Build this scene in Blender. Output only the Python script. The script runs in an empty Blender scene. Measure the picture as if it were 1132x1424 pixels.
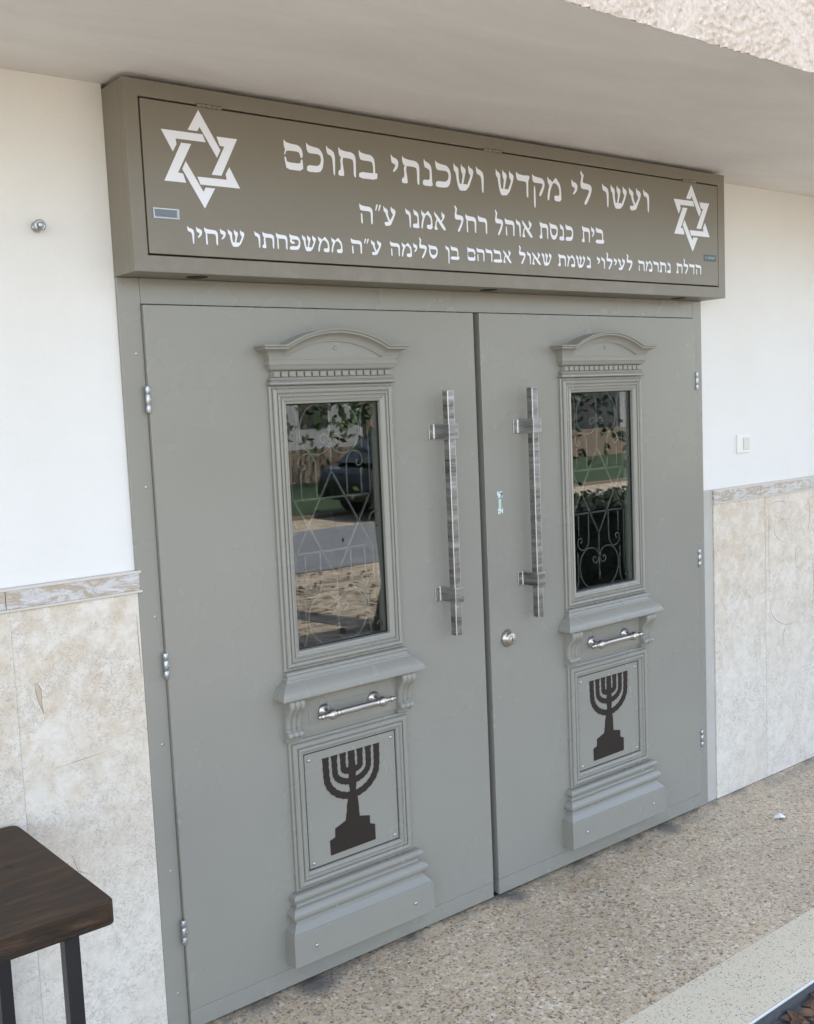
import bpy, bmesh, math, random
from mathutils import Vector, Matrix, noise
from mathutils.geometry import delaunay_2d_cdt
random.seed(7)
D = bpy.data
sc = bpy.context.scene
col = sc.collection
R = math.radians
PI = math.pi

# ------------------------------------------------------------------ camera
camd = D.cameras.new('camera'); cam = D.objects.new('camera', camd); col.objects.link(cam)
right = Vector((0.7819091, -0.6218968, -0.0431569))
down = Vector((-0.0970709, -0.0530774, -0.9938612))
fwd = Vector((0.6157884, 0.7812984, -0.1018698))
cam.matrix_world = Matrix(((right.x, -down.x, -fwd.x, -1.23790),
                           (right.y, -down.y, -fwd.y, -2.66716),
                           (right.z, -down.z, -fwd.z, 1.76452), (0, 0, 0, 1)))
camd.sensor_fit = 'HORIZONTAL'; camd.sensor_width = 36; camd.lens = 46.766
camd.clip_start = 0.05; camd.clip_end = 400
sc.camera = cam

# ------------------------------------------------------------------ light
SUN_EL, SUN_ROT = R(52), R(12)
w = D.worlds.new('World'); sc.world = w; w.use_nodes = True
wn = w.node_tree.nodes; wl = w.node_tree.links
bg = wn['Background']; sky = wn.new('ShaderNodeTexSky'); sky.sky_type = 'NISHITA'; sky.sun_disc = False
sky.sun_elevation = SUN_EL; sky.sun_rotation = SUN_ROT
sky.air_density = 1.0; sky.dust_density = 1.2; sky.ozone_density = 0.8
hs = wn.new('ShaderNodeHueSaturation'); hs.inputs['Saturation'].default_value = 0.7
wl.new(sky.outputs[0], hs.inputs['Color']); wl.new(hs.outputs[0], bg.inputs['Color'])
bg.inputs['Strength'].default_value = 0.15
sund = D.lights.new('sun', 'SUN'); sund.energy = 2.9; sund.angle = R(0.53); sund.color = (1, 0.93, 0.83)
sun = D.objects.new('sun', sund); col.objects.link(sun)
sd = Vector((math.sin(SUN_ROT) * math.cos(SUN_EL), math.cos(SUN_ROT) * math.cos(SUN_EL), math.sin(SUN_EL)))
sun.rotation_euler = sd.to_track_quat('Z', 'Y').to_euler(); sun.location = (0, 0, 12)
vs = sc.view_settings
vs.view_transform = 'Standard'; vs.look = 'None'; vs.gamma = 1; vs.use_curve_mapping = False
vs.exposure = 2.52
sc.cycles.use_denoising = True
sc.cycles.max_bounces = 10; sc.cycles.diffuse_bounces = 5; sc.cycles.glossy_bounces = 4
sc.cycles.sample_clamp_indirect = 8

# ------------------------------------------------------------------ node helpers
def mat(name, col_=(.5, .5, .5), rough=.5, metal=0, spec=.5):
    m = D.materials.new(name); m.use_nodes = True
    b = m.node_tree.nodes['Principled BSDF']
    b.inputs['Base Color'].default_value = (*col_, 1); b.inputs['Roughness'].default_value = rough
    b.inputs['Metallic'].default_value = metal; b.inputs['Specular IOR Level'].default_value = spec
    return m
class NT:
    def __init__(s, m):
        s.m = m; s.n = m.node_tree.nodes; s.l = m.node_tree.links; s.b = s.n['Principled BSDF']
        s.tc = s.n.new('ShaderNodeTexCoord').outputs['Object']
    def mapping(s, scale=(1, 1, 1), rot=(0, 0, 0), src=None):
        n = s.n.new('ShaderNodeMapping'); n.inputs['Scale'].default_value = scale; n.inputs['Rotation'].default_value = rot
        s.l.new(src or s.tc, n.inputs['Vector']); return n.outputs[0]
    def noise(s, scale, detail=4, rough=.55, vec=None, dist=0.0, out='Fac'):
        n = s.n.new('ShaderNodeTexNoise'); n.inputs['Scale'].default_value = scale; n.inputs['Detail'].default_value = detail
        n.inputs['Roughness'].default_value = rough; n.inputs['Distortion'].default_value = dist
        s.l.new(vec or s.tc, n.inputs['Vector']); return n.outputs[out]
    def vor(s, scale, feature='F1', out='Distance', vec=None, rand=1):
        n = s.n.new('ShaderNodeTexVoronoi'); n.feature = feature; n.inputs['Scale'].default_value = scale
        n.inputs['Randomness'].default_value = rand
        s.l.new(vec or s.tc, n.inputs['Vector']); return n.outputs[out]
    def ramp(s, fac, stops, interp='LINEAR'):
        n = s.n.new('ShaderNodeValToRGB'); n.color_ramp.interpolation = interp; e = n.color_ramp.elements
        while len(e) < len(stops): e.new(0.5)
        for i, (p, c) in enumerate(stops):
            e[i].position = p; e[i].color = (c, c, c, 1) if isinstance(c, (int, float)) else (*c, 1)
        s.l.new(fac, n.inputs[0]); return n.outputs[0]
    def mix(s, fac, a, b, mode='MIX'):
        n = s.n.new('ShaderNodeMix'); n.data_type = 'RGBA'; n.blend_type = mode; n.clamp_factor = True
        for v, i in ((fac, 0), (a, 6), (b, 7)):
            if isinstance(v, (int, float)): n.inputs[i].default_value = v if i == 0 else (v, v, v, 1)
            elif isinstance(v, tuple): n.inputs[i].default_value = (*v, 1)
            else: s.l.new(v, n.inputs[i])
        return n.outputs[2]
    def math(s, op, a, b=0):
        n = s.n.new('ShaderNodeMath'); n.operation = op
        for v, i in ((a, 0), (b, 1)):
            if isinstance(v, (int, float)): n.inputs[i].default_value = v
            else: s.l.new(v, n.inputs[i])
        return n.outputs[0]
    def sep(s, vec=None):
        n = s.n.new('ShaderNodeSeparateXYZ'); s.l.new(vec or s.tc, n.inputs[0]); return n.outputs
    def color(s, c): s.l.new(c, s.b.inputs['Base Color'])
    def rough(s, c): s.l.new(c, s.b.inputs['Roughness'])
    def bump(s, h, strength=.3, dist=.01):
        n = s.n.new('ShaderNodeBump'); n.inputs['Strength'].default_value = strength; n.inputs['Distance'].default_value = dist
        s.l.new(h, n.inputs['Height']); s.l.new(n.outputs[0], s.b.inputs['Normal'])

# painted steel (the doors, their mouldings, the frame and the sign box)
def paint(name, c, rough=.42):
    m = mat(name, c, rough); t = NT(m)
    n1 = t.noise(2.3, 5, .6); dirt = t.ramp(n1, [(.15, 0.95), (.85, 1.04)])
    cc = t.mix(1, c, dirt, 'MULTIPLY')
    dust = t.math('MULTIPLY', t.ramp(t.sep()[2], [(0, 1), (.16, 0)]), t.ramp(t.noise(11, 7, .7), [(.48, 0), (.70, .22)])); cc = t.mix(dust, cc, (.36, .33, .27))
    t.color(cc)
    n2 = t.noise(3.5, 3, .5); t.rough(t.ramp(n2, [(.3, rough - .03), (.7, rough + .05)]))
    return m
M = {}
M['paint'] = paint('door paint', (.258, .242, .203), .25)
M['paint_shaded'] = paint('shaded door paint', (.192, .168, .128), .40)  # the doors' paint, darkened and warmed for the shade under the ceiling
m = mat('textured paint', (.258, .242, .203), .55); t = NT(m); t.bump(t.noise(260, 3, .7), .55, .004); M['paint_rough'] = m
M['print'] = mat('white print', (.78, .79, .84), .45)
M['brown_film'] = mat('dark brown film', (.026, .018, .014), .6, spec=.25)
M['dark_gap'] = mat('dark rubber and gap shade', (.012, .011, .010), .8)  # rubber parts; also painted into grooves, gaps and holes as their shade
# white plaster
m = mat('white plaster', (.8, .79, .76), .75, spec=.25); t = NT(m)
n = t.noise(1.3, 5, .6); t.color(t.mix(t.ramp(n, [(.35, 0), (.7, 1)]), (.745, .715, .67), (.70, .668, .615)))
t.bump(t.mix(.35, t.noise(9, 6, .6), t.noise(160, 3, .6)), .4, .008); M['plaster'] = m
# ceiling plaster, smeared
m = mat('ceiling plaster', (0.660, 0.619, 0.566), .8, spec=.2); t = NT(m)
mv = t.mapping((1, 3.2, 1)); n = t.noise(1.1, 6, .62, mv, .6)
cc = t.mix(t.ramp(n, [(.33, 0), (.68, 1)]), (0.720, 0.684, 0.637), (0.816, 0.785, 0.737))
sp = t.ramp(t.noise(34, 3, .6), [(.72, 0), (.78, 1)]); cc = t.mix(t.math('MULTIPLY', sp, .5), cc, (0.816, 0.773, 0.708))
t.color(cc); t.bump(t.mix(.4, t.noise(5, 7, .62, mv, .8), t.noise(70, 4, .6)), .35, .012); M['ceiling'] = m
# rough stucco
m = mat('cream stucco', (0.541, 0.467, 0.394), .9, spec=.15); t = NT(m)
n = t.noise(60, 5, .7); t.color(t.mix(t.ramp(n, [(.3, 0), (.7, 1)]), (.58, .46, .36), (.85, .72, .60)))
t.bump(t.noise(190, 4, .75), .9, .006); M['stucco'] = m
# travertine / marble slabs
def marble(name, base, dark, vein, warm, seed):
    m = mat(name, base, .38); t = NT(m); v = t.mapping((1, 1, 1)); v.node.inputs['Location'].default_value = (seed, seed * .37, seed * .71)
    n1 = t.noise(26, 9, .74, v, .3); c = t.mix(t.ramp(n1, [(.42, 0), (.62, .75)]), base, dark)
    n2 = t.noise(2.2, 6, .65, v, .2); c = t.mix(t.ramp(n2, [(.40, 0), (.64, .5)]), c, warm)
    top = t.ramp(t.sep()[2], [(.45, 0), (1.25, 1)])
    stain = t.math('MULTIPLY', top, t.ramp(t.noise(13, 9, .8, v, .2), [(.42, .25), (.60, 1)])); c = t.mix(t.math('MULTIPLY', stain, .72), c, (.55, .43, .30))
    for sc_, ds, th, lo, hi, k in ((30, 1.6, .024, .45, .55, .75), (58, 1.0, .034, .48, .57, .65), (11, 2.6, .010, .48, .58, .65)):
        nn = t.noise(sc_, 3, .6, v, ds); ln = t.math('ABSOLUTE', t.math('SUBTRACT', nn, .5))
        mk = t.ramp(t.noise(5.2 + sc_ * .05, 5, .65, v, .4), [(lo, 0), (hi, 1)])
        c = t.mix(t.math('MULTIPLY', t.math('MULTIPLY', t.ramp(ln, [(0, 1), (th, 0)]), mk), k), c, vein)
    pits = t.ramp(t.noise(95, 3, .7, v), [(.68, 0), (.73, 1)]); c = t.mix(t.math('MULTIPLY', pits, .5), c, vein)
    t.color(c); t.rough(t.ramp(n1, [(.3, .34), (.7, .55)])); t.bump(t.mix(.5, t.ramp(ln, [(.0, 0), (.02, 1)]), n1), .2, .003)
    return m
M['marble_a'] = marble('cream marble', (0.722, 0.673, 0.602), (0.570, 0.512, 0.430), (0.342, 0.284, 0.224), (0.627, 0.549, 0.447), 3.1)
M['marble_b'] = marble('cream marble two', (0.708, 0.659, 0.585), (0.551, 0.494, 0.413), (0.361, 0.293, 0.232), (0.617, 0.531, 0.430), 11.7)
M['marble_c'] = marble('cream marble three', (0.731, 0.682, 0.611), (0.589, 0.531, 0.456), (0.323, 0.265, 0.215), (0.636, 0.558, 0.464), 23.9)
# patterned trim tile
m = mat('trim tile', (.6, .55, .48), .4); t = NT(m); v = t.mapping((1, 1, 3.2))
n = t.noise(11, 7, .68, v, 1.4); c = t.ramp(n, [(.36, (.60, .575, .55)), (.50, (.52, .49, .46)), (.56, (.38, .30, .22)), (.64, (.46, .38, .30)), (.72, (.56, .50, .44))])
ln = t.math('ABSOLUTE', t.math('SUBTRACT', t.noise(19, 5, .7, v, 2), .5)); c = t.mix(t.math('MULTIPLY', t.ramp(ln, [(0, 1), (.02, 0)]), .6), c, (.3, .22, .16))
t.color(c); M['trim'] = m
m = mat('trim ledge', (.66, .57, .45), .5); t = NT(m); t.color(t.mix(t.noise(14, 5, .6), (.62, .57, .50), (.52, .46, .39))); M['ledge'] = m
m = mat('grey cement', (.46, .44, .41), .9); t = NT(m); t.color(t.mix(t.noise(8, 6, .6), (.50, .47, .42), (.40, .37, .32))); t.bump(t.noise(60, 4, .6), .3, .004); M['cement'] = m
# terrazzo
m = mat('terrazzo', (0.308, 0.273, 0.237), .42); t = NT(m)
wob = t.mix(.03, t.tc, t.noise(30, 3, .6, out='Color'))
big = t.vor(92, 'F1', 'Color', wob); bd = t.vor(92, 'F1', 'Distance', wob)
ed = t.vor(92, 'DISTANCE_TO_EDGE', 'Distance', wob)
sepc = t.n.new('ShaderNodeSeparateColor'); t.l.new(big, sepc.inputs[0])
chip = t.ramp(sepc.outputs[0], [(0, (0.475, 0.359, 0.236)), (.22, (0.551, 0.433, 0.299)), (.44, (0.418, 0.307, 0.195)), (.60, (0.627, 0.512, 0.363)), (.72, (0.342, 0.233, 0.145)), (.80, (0.703, 0.615, 0.480)), (.88, (0.257, 0.153, 0.091)), (.93, (0.162, 0.088, 0.049)), (.972, (0.076, 0.051, 0.036))], 'CONSTANT')
base = t.mix(t.noise(4, 6, .6), (0.494, 0.372, 0.238), (0.570, 0.437, 0.290))
edge = t.ramp(ed, [(.05, 0), (.09, 1)])
c = t.mix(t.math('MULTIPLY', edge, .78), base, chip)
sm = t.vor(170, 'F1', 'Color'); sp2 = t.n.new('ShaderNodeSeparateColor'); t.l.new(sm, sp2.inputs[0])
c = t.mix(t.math('MULTIPLY', t.math('GREATER_THAN', sp2.outputs[1], .90), .75), c, (0.116, 0.083, 0.063))
c = t.mix(t.math('MULTIPLY', t.math('GREATER_THAN', sp2.outputs[2], .90), .6), c, (0.438, 0.419, 0.393))
ps = t.ramp(t.noise(1.6, 5, .6), [(.35, .87), (.65, 1.09)]); c = t.mix(1, c, ps, 'MULTIPLY')
# grime where the floor meets the doors
xyz = t.sep(); near = t.ramp(t.math('ABSOLUTE', xyz[1]), [(0.0, 1), (.09, 0)])
gr = t.math('MULTIPLY', near, t.ramp(t.noise(7, 4, .6), [(.42, 0), (.62, .8)])); c = t.mix(gr, c, (0.116, 0.105, 0.093))
for sx_, sy_, sr_ in ((2.035, -.03, .075), (.39, -.02, .09), (1.21, -.03, .06)):
    vd = t.n.new('ShaderNodeVectorMath'); vd.operation = 'DISTANCE'; t.l.new(t.mix(.04, t.tc, t.noise(16, 4, .6, out='Color')), vd.inputs[0]); vd.inputs[1].default_value = (sx_ + .02, sy_ + .02, .02)
    c = t.mix(t.ramp(vd.outputs['Value'], [(sr_ * .35, .75), (sr_, 0)]), c, (0.082, 0.081, 0.081))
t.color(c); t.rough(t.ramp(t.noise(5, 5, .6), [(.3, .22), (.7, .40)])); t.bump(t.mix(.5, ed, t.noise(120, 3, .6)), .06, .003); M['terrazzo'] = m
# pale edge strip
m = mat('pale terrazzo', (0.440, 0.424, 0.368), .5); t = NT(m)
c = t.mix(t.noise(5, 6, .6), (.62, .52, .37), (.70, .60, .44))
s1 = t.vor(150, 'F1', 'Color'); a = t.n.new('ShaderNodeSeparateColor'); t.l.new(s1, a.inputs[0]); d1 = t.vor(150, 'F1', 'Distance')
f = t.math('MULTIPLY', t.math('GREATER_THAN', a.outputs[0], .90), t.math('LESS_THAN', d1, .38)); c = t.mix(t.math('MULTIPLY', f, .9), c, (0.096, 0.092, 0.080))
s1 = t.vor(300, 'F1', 'Color'); a = t.n.new('ShaderNodeSeparateColor'); t.l.new(s1, a.inputs[0])
c = t.mix(t.math('MULTIPLY', t.math('GREATER_THAN', a.outputs[1], .87), .5), c, (0.224, 0.216, 0.184))
t.color(c); M['pale'] = m
M['worn_edge'] = mat('worn step edge', (.66, .645, .60), .55)
# metals
m = mat('brushed steel', (0.464, 0.448, 0.424), .26, 1); t = NT(m)
v = t.mapping((.12, .12, 1)); bands = t.noise(48, 5, .7, v); t.color(t.ramp(bands, [(.34, (0.128, 0.124, 0.120)), (.46, (0.272, 0.264, 0.256)), (.60, (0.384, 0.376, 0.368)), (.7, (0.528, 0.520, 0.512))]))
t.rough(t.ramp(t.noise(95, 3, .6, v), [(.3, .34), (.7, .55)])); M['steel'] = m
M['steel_edge'] = mat('pale steel edge', (.55, .54, .515), .4, 1)  # paler steel along bar and bracket edges and on the bolts
M['zinc'] = mat('zinc', (.46, .48, .49), .42, 1)
M['chrome'] = mat('satin nickel', (.50, .455, .41), .33, 1)
M['iron'] = mat('grille paint', (.105, .097, .08), .6)
M['plastic'] = mat('switch plastic', (.74, .71, .66), .35)
M['plastic_dark'] = mat('aged plastic', (.62, .58, .52), .35)
m = mat('table wood', (0.025, 0.018, 0.013), .42); t = NT(m); v = t.mapping((1.5, 14, 14))
n = t.noise(3.4, 8, .65, v, .8); c = t.ramp(n, [(.32, (.013, .008, .005)), (.5, (.038, .022, .012)), (.62, (.075, .041, .021)), (.75, (.125, .066, .032))])
sc1 = t.ramp(t.noise(22, 5, .7), [(.68, 0), (.73, 1)]); c = t.mix(t.math('MULTIPLY', sc1, .35), c, (0.085, 0.070, 0.060))
vd = t.n.new('ShaderNodeVectorMath'); vd.operation = 'DISTANCE'; t.l.new(t.mix(.01, t.tc, t.noise(60, 3, .6, out='Color')), vd.inputs[0]); vd.inputs[1].default_value = (-.5428 + 1.0 + .005, -.2517 + .28 + .005, .75)
c = t.mix(t.ramp(vd.outputs['Value'], [(.006, 1), (.010, 0)]), c, (0.002, 0.002, 0.002))
t.color(c); t.b.inputs['Specular IOR Level'].default_value = .28; t.rough(t.ramp(n, [(.3, .46), (.7, .66)])); t.bump(n, .35, .003); M['wood'] = m
M['end_wood'] = m
M['black'] = mat('black steel', (.012, .012, .013), .38)
# glass
def glass(name, ior, tint):
    m = D.materials.new(name); m.use_nodes = True; n = m.node_tree.nodes; l = m.node_tree.links; n.clear()
    o = n.new('ShaderNodeOutputMaterial'); tr = n.new('ShaderNodeBsdfTransparent'); tr.inputs[0].default_value = (*tint, 1)
    gl = n.new('ShaderNodeBsdfGlossy'); gl.inputs['Roughness'].default_value = .0; gl.inputs[0].default_value = (1, 1, 1, 1)
    fr = n.new('ShaderNodeFresnel'); ge = n.new('ShaderNodeNewGeometry'); mr = n.new('ShaderNodeMapRange')
    mr.inputs['To Min'].default_value = ior; mr.inputs['To Max'].default_value = 1 / ior
    l.new(ge.outputs['Backfacing'], mr.inputs['Value']); l.new(mr.outputs[0], fr.inputs[0]); mx = n.new('ShaderNodeMixShader')
    l.new(fr.outputs[0], mx.inputs[0]); l.new(tr.outputs[0], mx.inputs[1]); l.new(gl.outputs[0], mx.inputs[2]); l.new(mx.outputs[0], o.inputs[0])
    return m
M['glass'] = glass('window glass', 1.72, (.86, .89, .88))
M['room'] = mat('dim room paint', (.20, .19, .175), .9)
M['curtain'] = mat('grey curtain', (.42, .44, .44), .9)
# outside
m = mat('yard ground with painted dapples', (.30, .26, .21), .95); t = NT(m)
c = t.mix(t.noise(1.2, 7, .65), (.46, .395, .305), (.33, .28, .215)); c = t.mix(t.ramp(t.noise(3.5, 8, .75, t.mapping((.5, 2.2, 1)), 1.0), [(.46, 0), (.58, .85)]), c, (.13, .10, .075)); c = t.mix(t.ramp(t.noise(9, 5, .7), [(.5, 0), (.6, 1)]), c, (.52, .42, .30)); t.color(c); t.bump(t.noise(25, 5, .7), .6, .02); M['ground'] = m  # dark stripes are shadow dapples painted into the ground colour
m = mat('dark asphalt', (.07, .07, .07), .85); t = NT(m); t.color(t.mix(t.noise(12, 7, .7), (.06, .06, .062), (.12, .118, .115))); t.bump(t.noise(160, 3, .7), .5, .006); M['asphalt'] = m
m = mat('pale road', (.2, .205, .215), .8); t = NT(m); t.color(t.mix(t.noise(1.8, 7, .7), (.12, .125, .135), (.24, .245, .255))); M['road'] = m
m = mat('grass green', (.05, .10, .025), .9); t = NT(m); t.color(t.mix(t.noise(20, 4, .6), (.012, .030, .008), (.035, .065, .016))); M['grass'] = m
m = mat('leaf green', (.05, .09, .03), .6); M['leaf'] = m
M['bark'] = mat('bark', (.12, .09, .065), .9)
M['car_paint'] = mat('dark car paint', (.009, .009, .010), .25); M['car_glass'] = mat('car glass', (.02, .022, .025), .05)
M['tyre'] = mat('tyre rubber', (.02, .02, .02), .8); M['lamp'] = mat('lamp glass', (.7, .7, .7), .1)
M['house'] = mat('far house render', (.20, .205, .215), .85); M['roof'] = mat('far roof tile', (.26, .10, .06), .8)
M['stone'] = mat('garden wall stone', (.15, .115, .085), .9)
m = mat('dry leaf', (.20, .10, .05), .8); t = NT(m)
oi = t.n.new('ShaderNodeObjectInfo'); t.color(t.ramp(t.noise(18, 2, .5), [(.3, (.045, .022, .013)), (.5, (.10, .052, .028)), (.7, (.17, .10, .055))])); M['dry_leaf'] = m
M['paper'] = mat('white paper', (.85, .85, .84), .7)
m = mat('sticker', (.3, .5, .42), .3); t = NT(m); t.color(t.ramp(t.noise(90, 2, .5), [(.36, (.05, .10, .10)), (.44, (.35, .48, .42)), (.52, (.66, .70, .72))], 'CONSTANT')); M['sticker'] = m
M['sticker_teal'] = mat('teal sticker', (.055, .085, .085), .4); M['sticker_text'] = mat('sticker text', (.25, .31, .31), .4)

# ------------------------------------------------------------------ mesh helpers
class MB:
    def __init__(s): s.v = []; s.f = []; s.sm = []
    def add(s, vs, fs, smooth=False):
        b = len(s.v); s.v += [tuple(p) for p in vs]
        for f in fs: s.f.append(tuple(i + b for i in f)); s.sm.append(smooth)
        return s
    def box(s, x0, x1, y0, y1, z0, z1):
        if x0 > x1: x0, x1 = x1, x0
        if y0 > y1: y0, y1 = y1, y0
        vs = [(x0, y0, z0), (x1, y0, z0), (x1, y1, z0), (x0, y1, z0), (x0, y0, z1), (x1, y0, z1), (x1, y1, z1), (x0, y1, z1)]
        return s.add(vs, [(0, 3, 2, 1), (4, 5, 6, 7), (0, 1, 5, 4), (1, 2, 6, 5), (2, 3, 7, 6), (3, 0, 4, 7)])
    def lathe(s, prof, origin, axis, n=24, smooth=True):
        """prof: list of (radius, distance along axis)"""
        a = Vector(axis).normalized(); u = a.orthogonal().normalized(); v = a.cross(u); o = Vector(origin); vs = []
        for r, h in prof:
            for k in range(n):
                th = 2 * PI * k / n; vs.append(o + a * h + (u * math.cos(th) + v * math.sin(th)) * r)
        fs = []
        for j in range(len(prof) - 1):
            for k in range(n): k2 = (k + 1) % n; fs.append((j * n + k, j * n + k2, (j + 1) * n + k2, (j + 1) * n + k))
        s.add(vs, fs, smooth)
        b = len(s.v) - len(vs)
        for j in (0, len(prof) - 1):
            if prof[j][0] > 1e-5: s.f.append(tuple(b + j * n + k for k in (range(n) if j else range(n - 1, -1, -1)))); s.sm.append(False)
        return s
    def tube(s, pts, r, n=8, cyc=False, flat=None):
        pts = [Vector(p) for p in pts]; L = len(pts); vs = []; prev = None
        for i, p in enumerate(pts):
            a = pts[(i - 1) % L] if (cyc or i) else p; b = pts[(i + 1) % L] if (cyc or i < L - 1) else p
            t = (b - a).normalized(); u = Vector((0, 1, 0))
            if abs(t.dot(u)) > .9: u = Vector((1, 0, 0))
            u = (u - t * u.dot(t)).normalized(); v = t.cross(u)
            rr = r[i] if isinstance(r, (list, tuple)) else r
            for k in range(n):
                th = 2 * PI * (k + .5) / n; vs.append(p + (u * math.cos(th) * (flat or 1) + v * math.sin(th)) * rr)
        fs = []
        for j in range(L if cyc else L - 1):
            j2 = (j + 1) % L
            for k in range(n): k2 = (k + 1) % n; fs.append((j * n + k, j * n + k2, j2 * n + k2, j2 * n + k))
        if not cyc: fs += [tuple(range(n - 1, -1, -1)), tuple((L - 1) * n + k for k in range(n))]
        return s.add(vs, fs, n > 4)
    def build(s, name, m, parent=None, bevel=0, seg=2, origin=None, mats=None, recalc=True):
        me = D.meshes.new(name); o_ = Vector(origin or (0, 0, 0))
        if parent is not None: o_ = WO[parent.name]
        me.from_pydata([tuple(Vector(p) - o_) for p in s.v], [], s.f)
        me.polygons.foreach_set('use_smooth', s.sm)
        if recalc:
            bm = bmesh.new(); bm.from_mesh(me); bmesh.ops.recalc_face_normals(bm, faces=bm.faces); bm.to_mesh(me); bm.free()
        me.materials.append(m)
        me.update()
        ob = D.objects.new(name, me); col.objects.link(ob)
        WO[ob.name] = o_.copy()
        if parent is not None: ob.parent = parent
        else: ob.location = o_
        if bevel:
            b = ob.modifiers.new('bevel', 'BEVEL'); b.width = bevel; b.segments = seg; b.limit_method = 'ANGLE'; b.angle_limit = R(35)
            b.harden_normals = False
        return ob
WO = {}
def thing(name, label, cat, loc, group=None):
    o = D.objects.new(name, None); col.objects.link(o); o.location = loc; o['label'] = label; o['category'] = cat
    o.empty_display_size = .1
    if group: o['group'] = group
    WO[o.name] = Vector(loc); return o
def tag(o, label=None, cat=None, group=None, kind=None):
    if label: o['label'] = label
    if cat: o['category'] = cat
    if group: o['group'] = group
    if kind: o['kind'] = kind
    return o
def lab(o, label): o['label'] = label; return o

def rect_mould(mb, x0, x1, z0, z1, prof, hole_to_y=None):
    """mitred picture frame moulding: prof = (inset, depth towards -y)"""
    vs = []
    for a, d in prof:
        vs += [(x0 + a, -d, z0 + a), (x1 - a, -d, z0 + a), (x1 - a, -d, z1 - a), (x0 + a, -d, z1 - a)]
    fs = []
    for j in range(len(prof) - 1):
        for k in range(4): k2 = (k + 1) % 4; fs.append((j * 4 + k, j * 4 + k2, (j + 1) * 4 + k2, (j + 1) * 4 + k))
    mb.add(vs, fs); return mb
def band_mould(mb, cx, prof, hb, yb=0.004):
    """horizontal moulding with mitred returns: prof = (z, depth); half width = hb + depth; backs on y=0"""
    vs = []
    for z, d in prof: h = hb + d; vs += [(cx - h, yb, z), (cx - h, -d, z), (cx + h, -d, z), (cx + h, yb, z)]
    fs = []
    for j in range(len(prof) - 1):
        for k in range(3): fs.append((j * 4 + k, j * 4 + k + 1, (j + 1) * 4 + k + 1, (j + 1) * 4 + k))
    n = len(prof) - 1; fs += [(0, 1, 2, 3), (n * 4 + 3, n * 4 + 2, n * 4 + 1, n * 4)]
    mb.add(vs, fs); return mb
def arcp(c, r, a0, a1, n):  # list of (u, v) on an arc, degrees
    return [(c[0] + r * math.cos(R(a0 + (a1 - a0) * i / n)), c[1] + r * math.sin(R(a0 + (a1 - a0) * i / n))) for i in range(n + 1)]
def cut(polys, smooth=0):
    out = []
    for p in polys:
        for _ in range(smooth):
            q = []
            for i in range(len(p)):
                a, b = p[i], p[(i + 1) % len(p)]
                q += [(a[0] * .8 + b[0] * .2, a[1] * .8 + b[1] * .2), (a[0] * .2 + b[0] * .8, a[1] * .2 + b[1] * .8)]
            p = q
        out.append(p)
    return out
def flat_shape(mb, polys, y0, y1, tri_holes=False):
    """union of 2-D polygons (x, z), extruded from y0 (back) to y1 (front, smaller y)"""
    vs = []; fs = []
    for p in polys:
        if sum(p[i][0] * p[(i + 1) % len(p)][1] - p[(i + 1) % len(p)][0] * p[i][1] for i in range(len(p))) < 0: p = p[::-1]
        b = len(vs); vs += [Vector(q) for q in p]; fs.append(list(range(b, b + len(p))))
    ov, oe, of, _, _, orf = delaunay_2d_cdt(vs, [], fs, 0, 1e-6)
    tris = [f for f, r in zip(of, orf) if len(r)]
    if tri_holes: tris = [f for f, r in zip(of, orf) if len(r) == 1]
    edges = {}
    for f in tris:
        for i in range(len(f)):
            a, b = f[i], f[(i + 1) % len(f)]; edges[(a, b)] = edges.get((a, b), 0) + 1
    N = len(ov); V = [(p.x, y1, p.y) for p in ov] + [(p.x, y0, p.y) for p in ov]
    F = [tuple(f) for f in tris] + [tuple(i + N for i in reversed(f)) for f in tris]
    for (a, b) in edges:
        if (b, a) not in edges: F.append((b, a, a + N, b + N))
    mb.add(V, F); return mb

# ================================================================== SETTING
def struct(name, mb, m, **k):
    o = mb.build(name, m, **k); o['kind'] = 'structure'; return o
WY = .0249      # face of the plaster
# floor of the porch
struct('floor', MB().box(-8, 9, -.786, .30, -.15, 0), M['terrazzo'])
mb = MB(); b = mb.box(-8, 9, -1.0235, -.787, -.15, 0.0)
fe = struct('step_edge', mb, M['pale'], bevel=0)
struct('step_nosing', MB().box(-8, 9, -1.030, -1.0237, -.0085, .0002), M['worn_edge'], bevel=.003, seg=3)
struct('step_riser', MB().box(-8, 9, -1.0275, -1.0237, -.16, -.0087), M['asphalt'])
# yard
def sheet(name, x0, x1, y0, y1, z, m): return struct(name, MB().add([(x0, y0, z), (x1, y0, z), (x1, y1, z), (x0, y1, z)], [(0, 1, 2, 3)]), m)
sheet('ground', -150, 150, -200, 60, -.07, M['ground'])
sheet('path', -30, 60, -1.30, -1.02, -.050, M['asphalt'])
sheet('road', -90, 90, -10.6, -7.2, -.062, M['road'])
sheet('lawn', -90, 90, -19, -12.2, -.055, M['grass'])
# ceiling of the porch
ZC = 2.6225
struct('ceiling', MB().box(-8, 9, -1.0185, WY + .2, ZC, ZC + .12), M['ceiling'])

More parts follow.
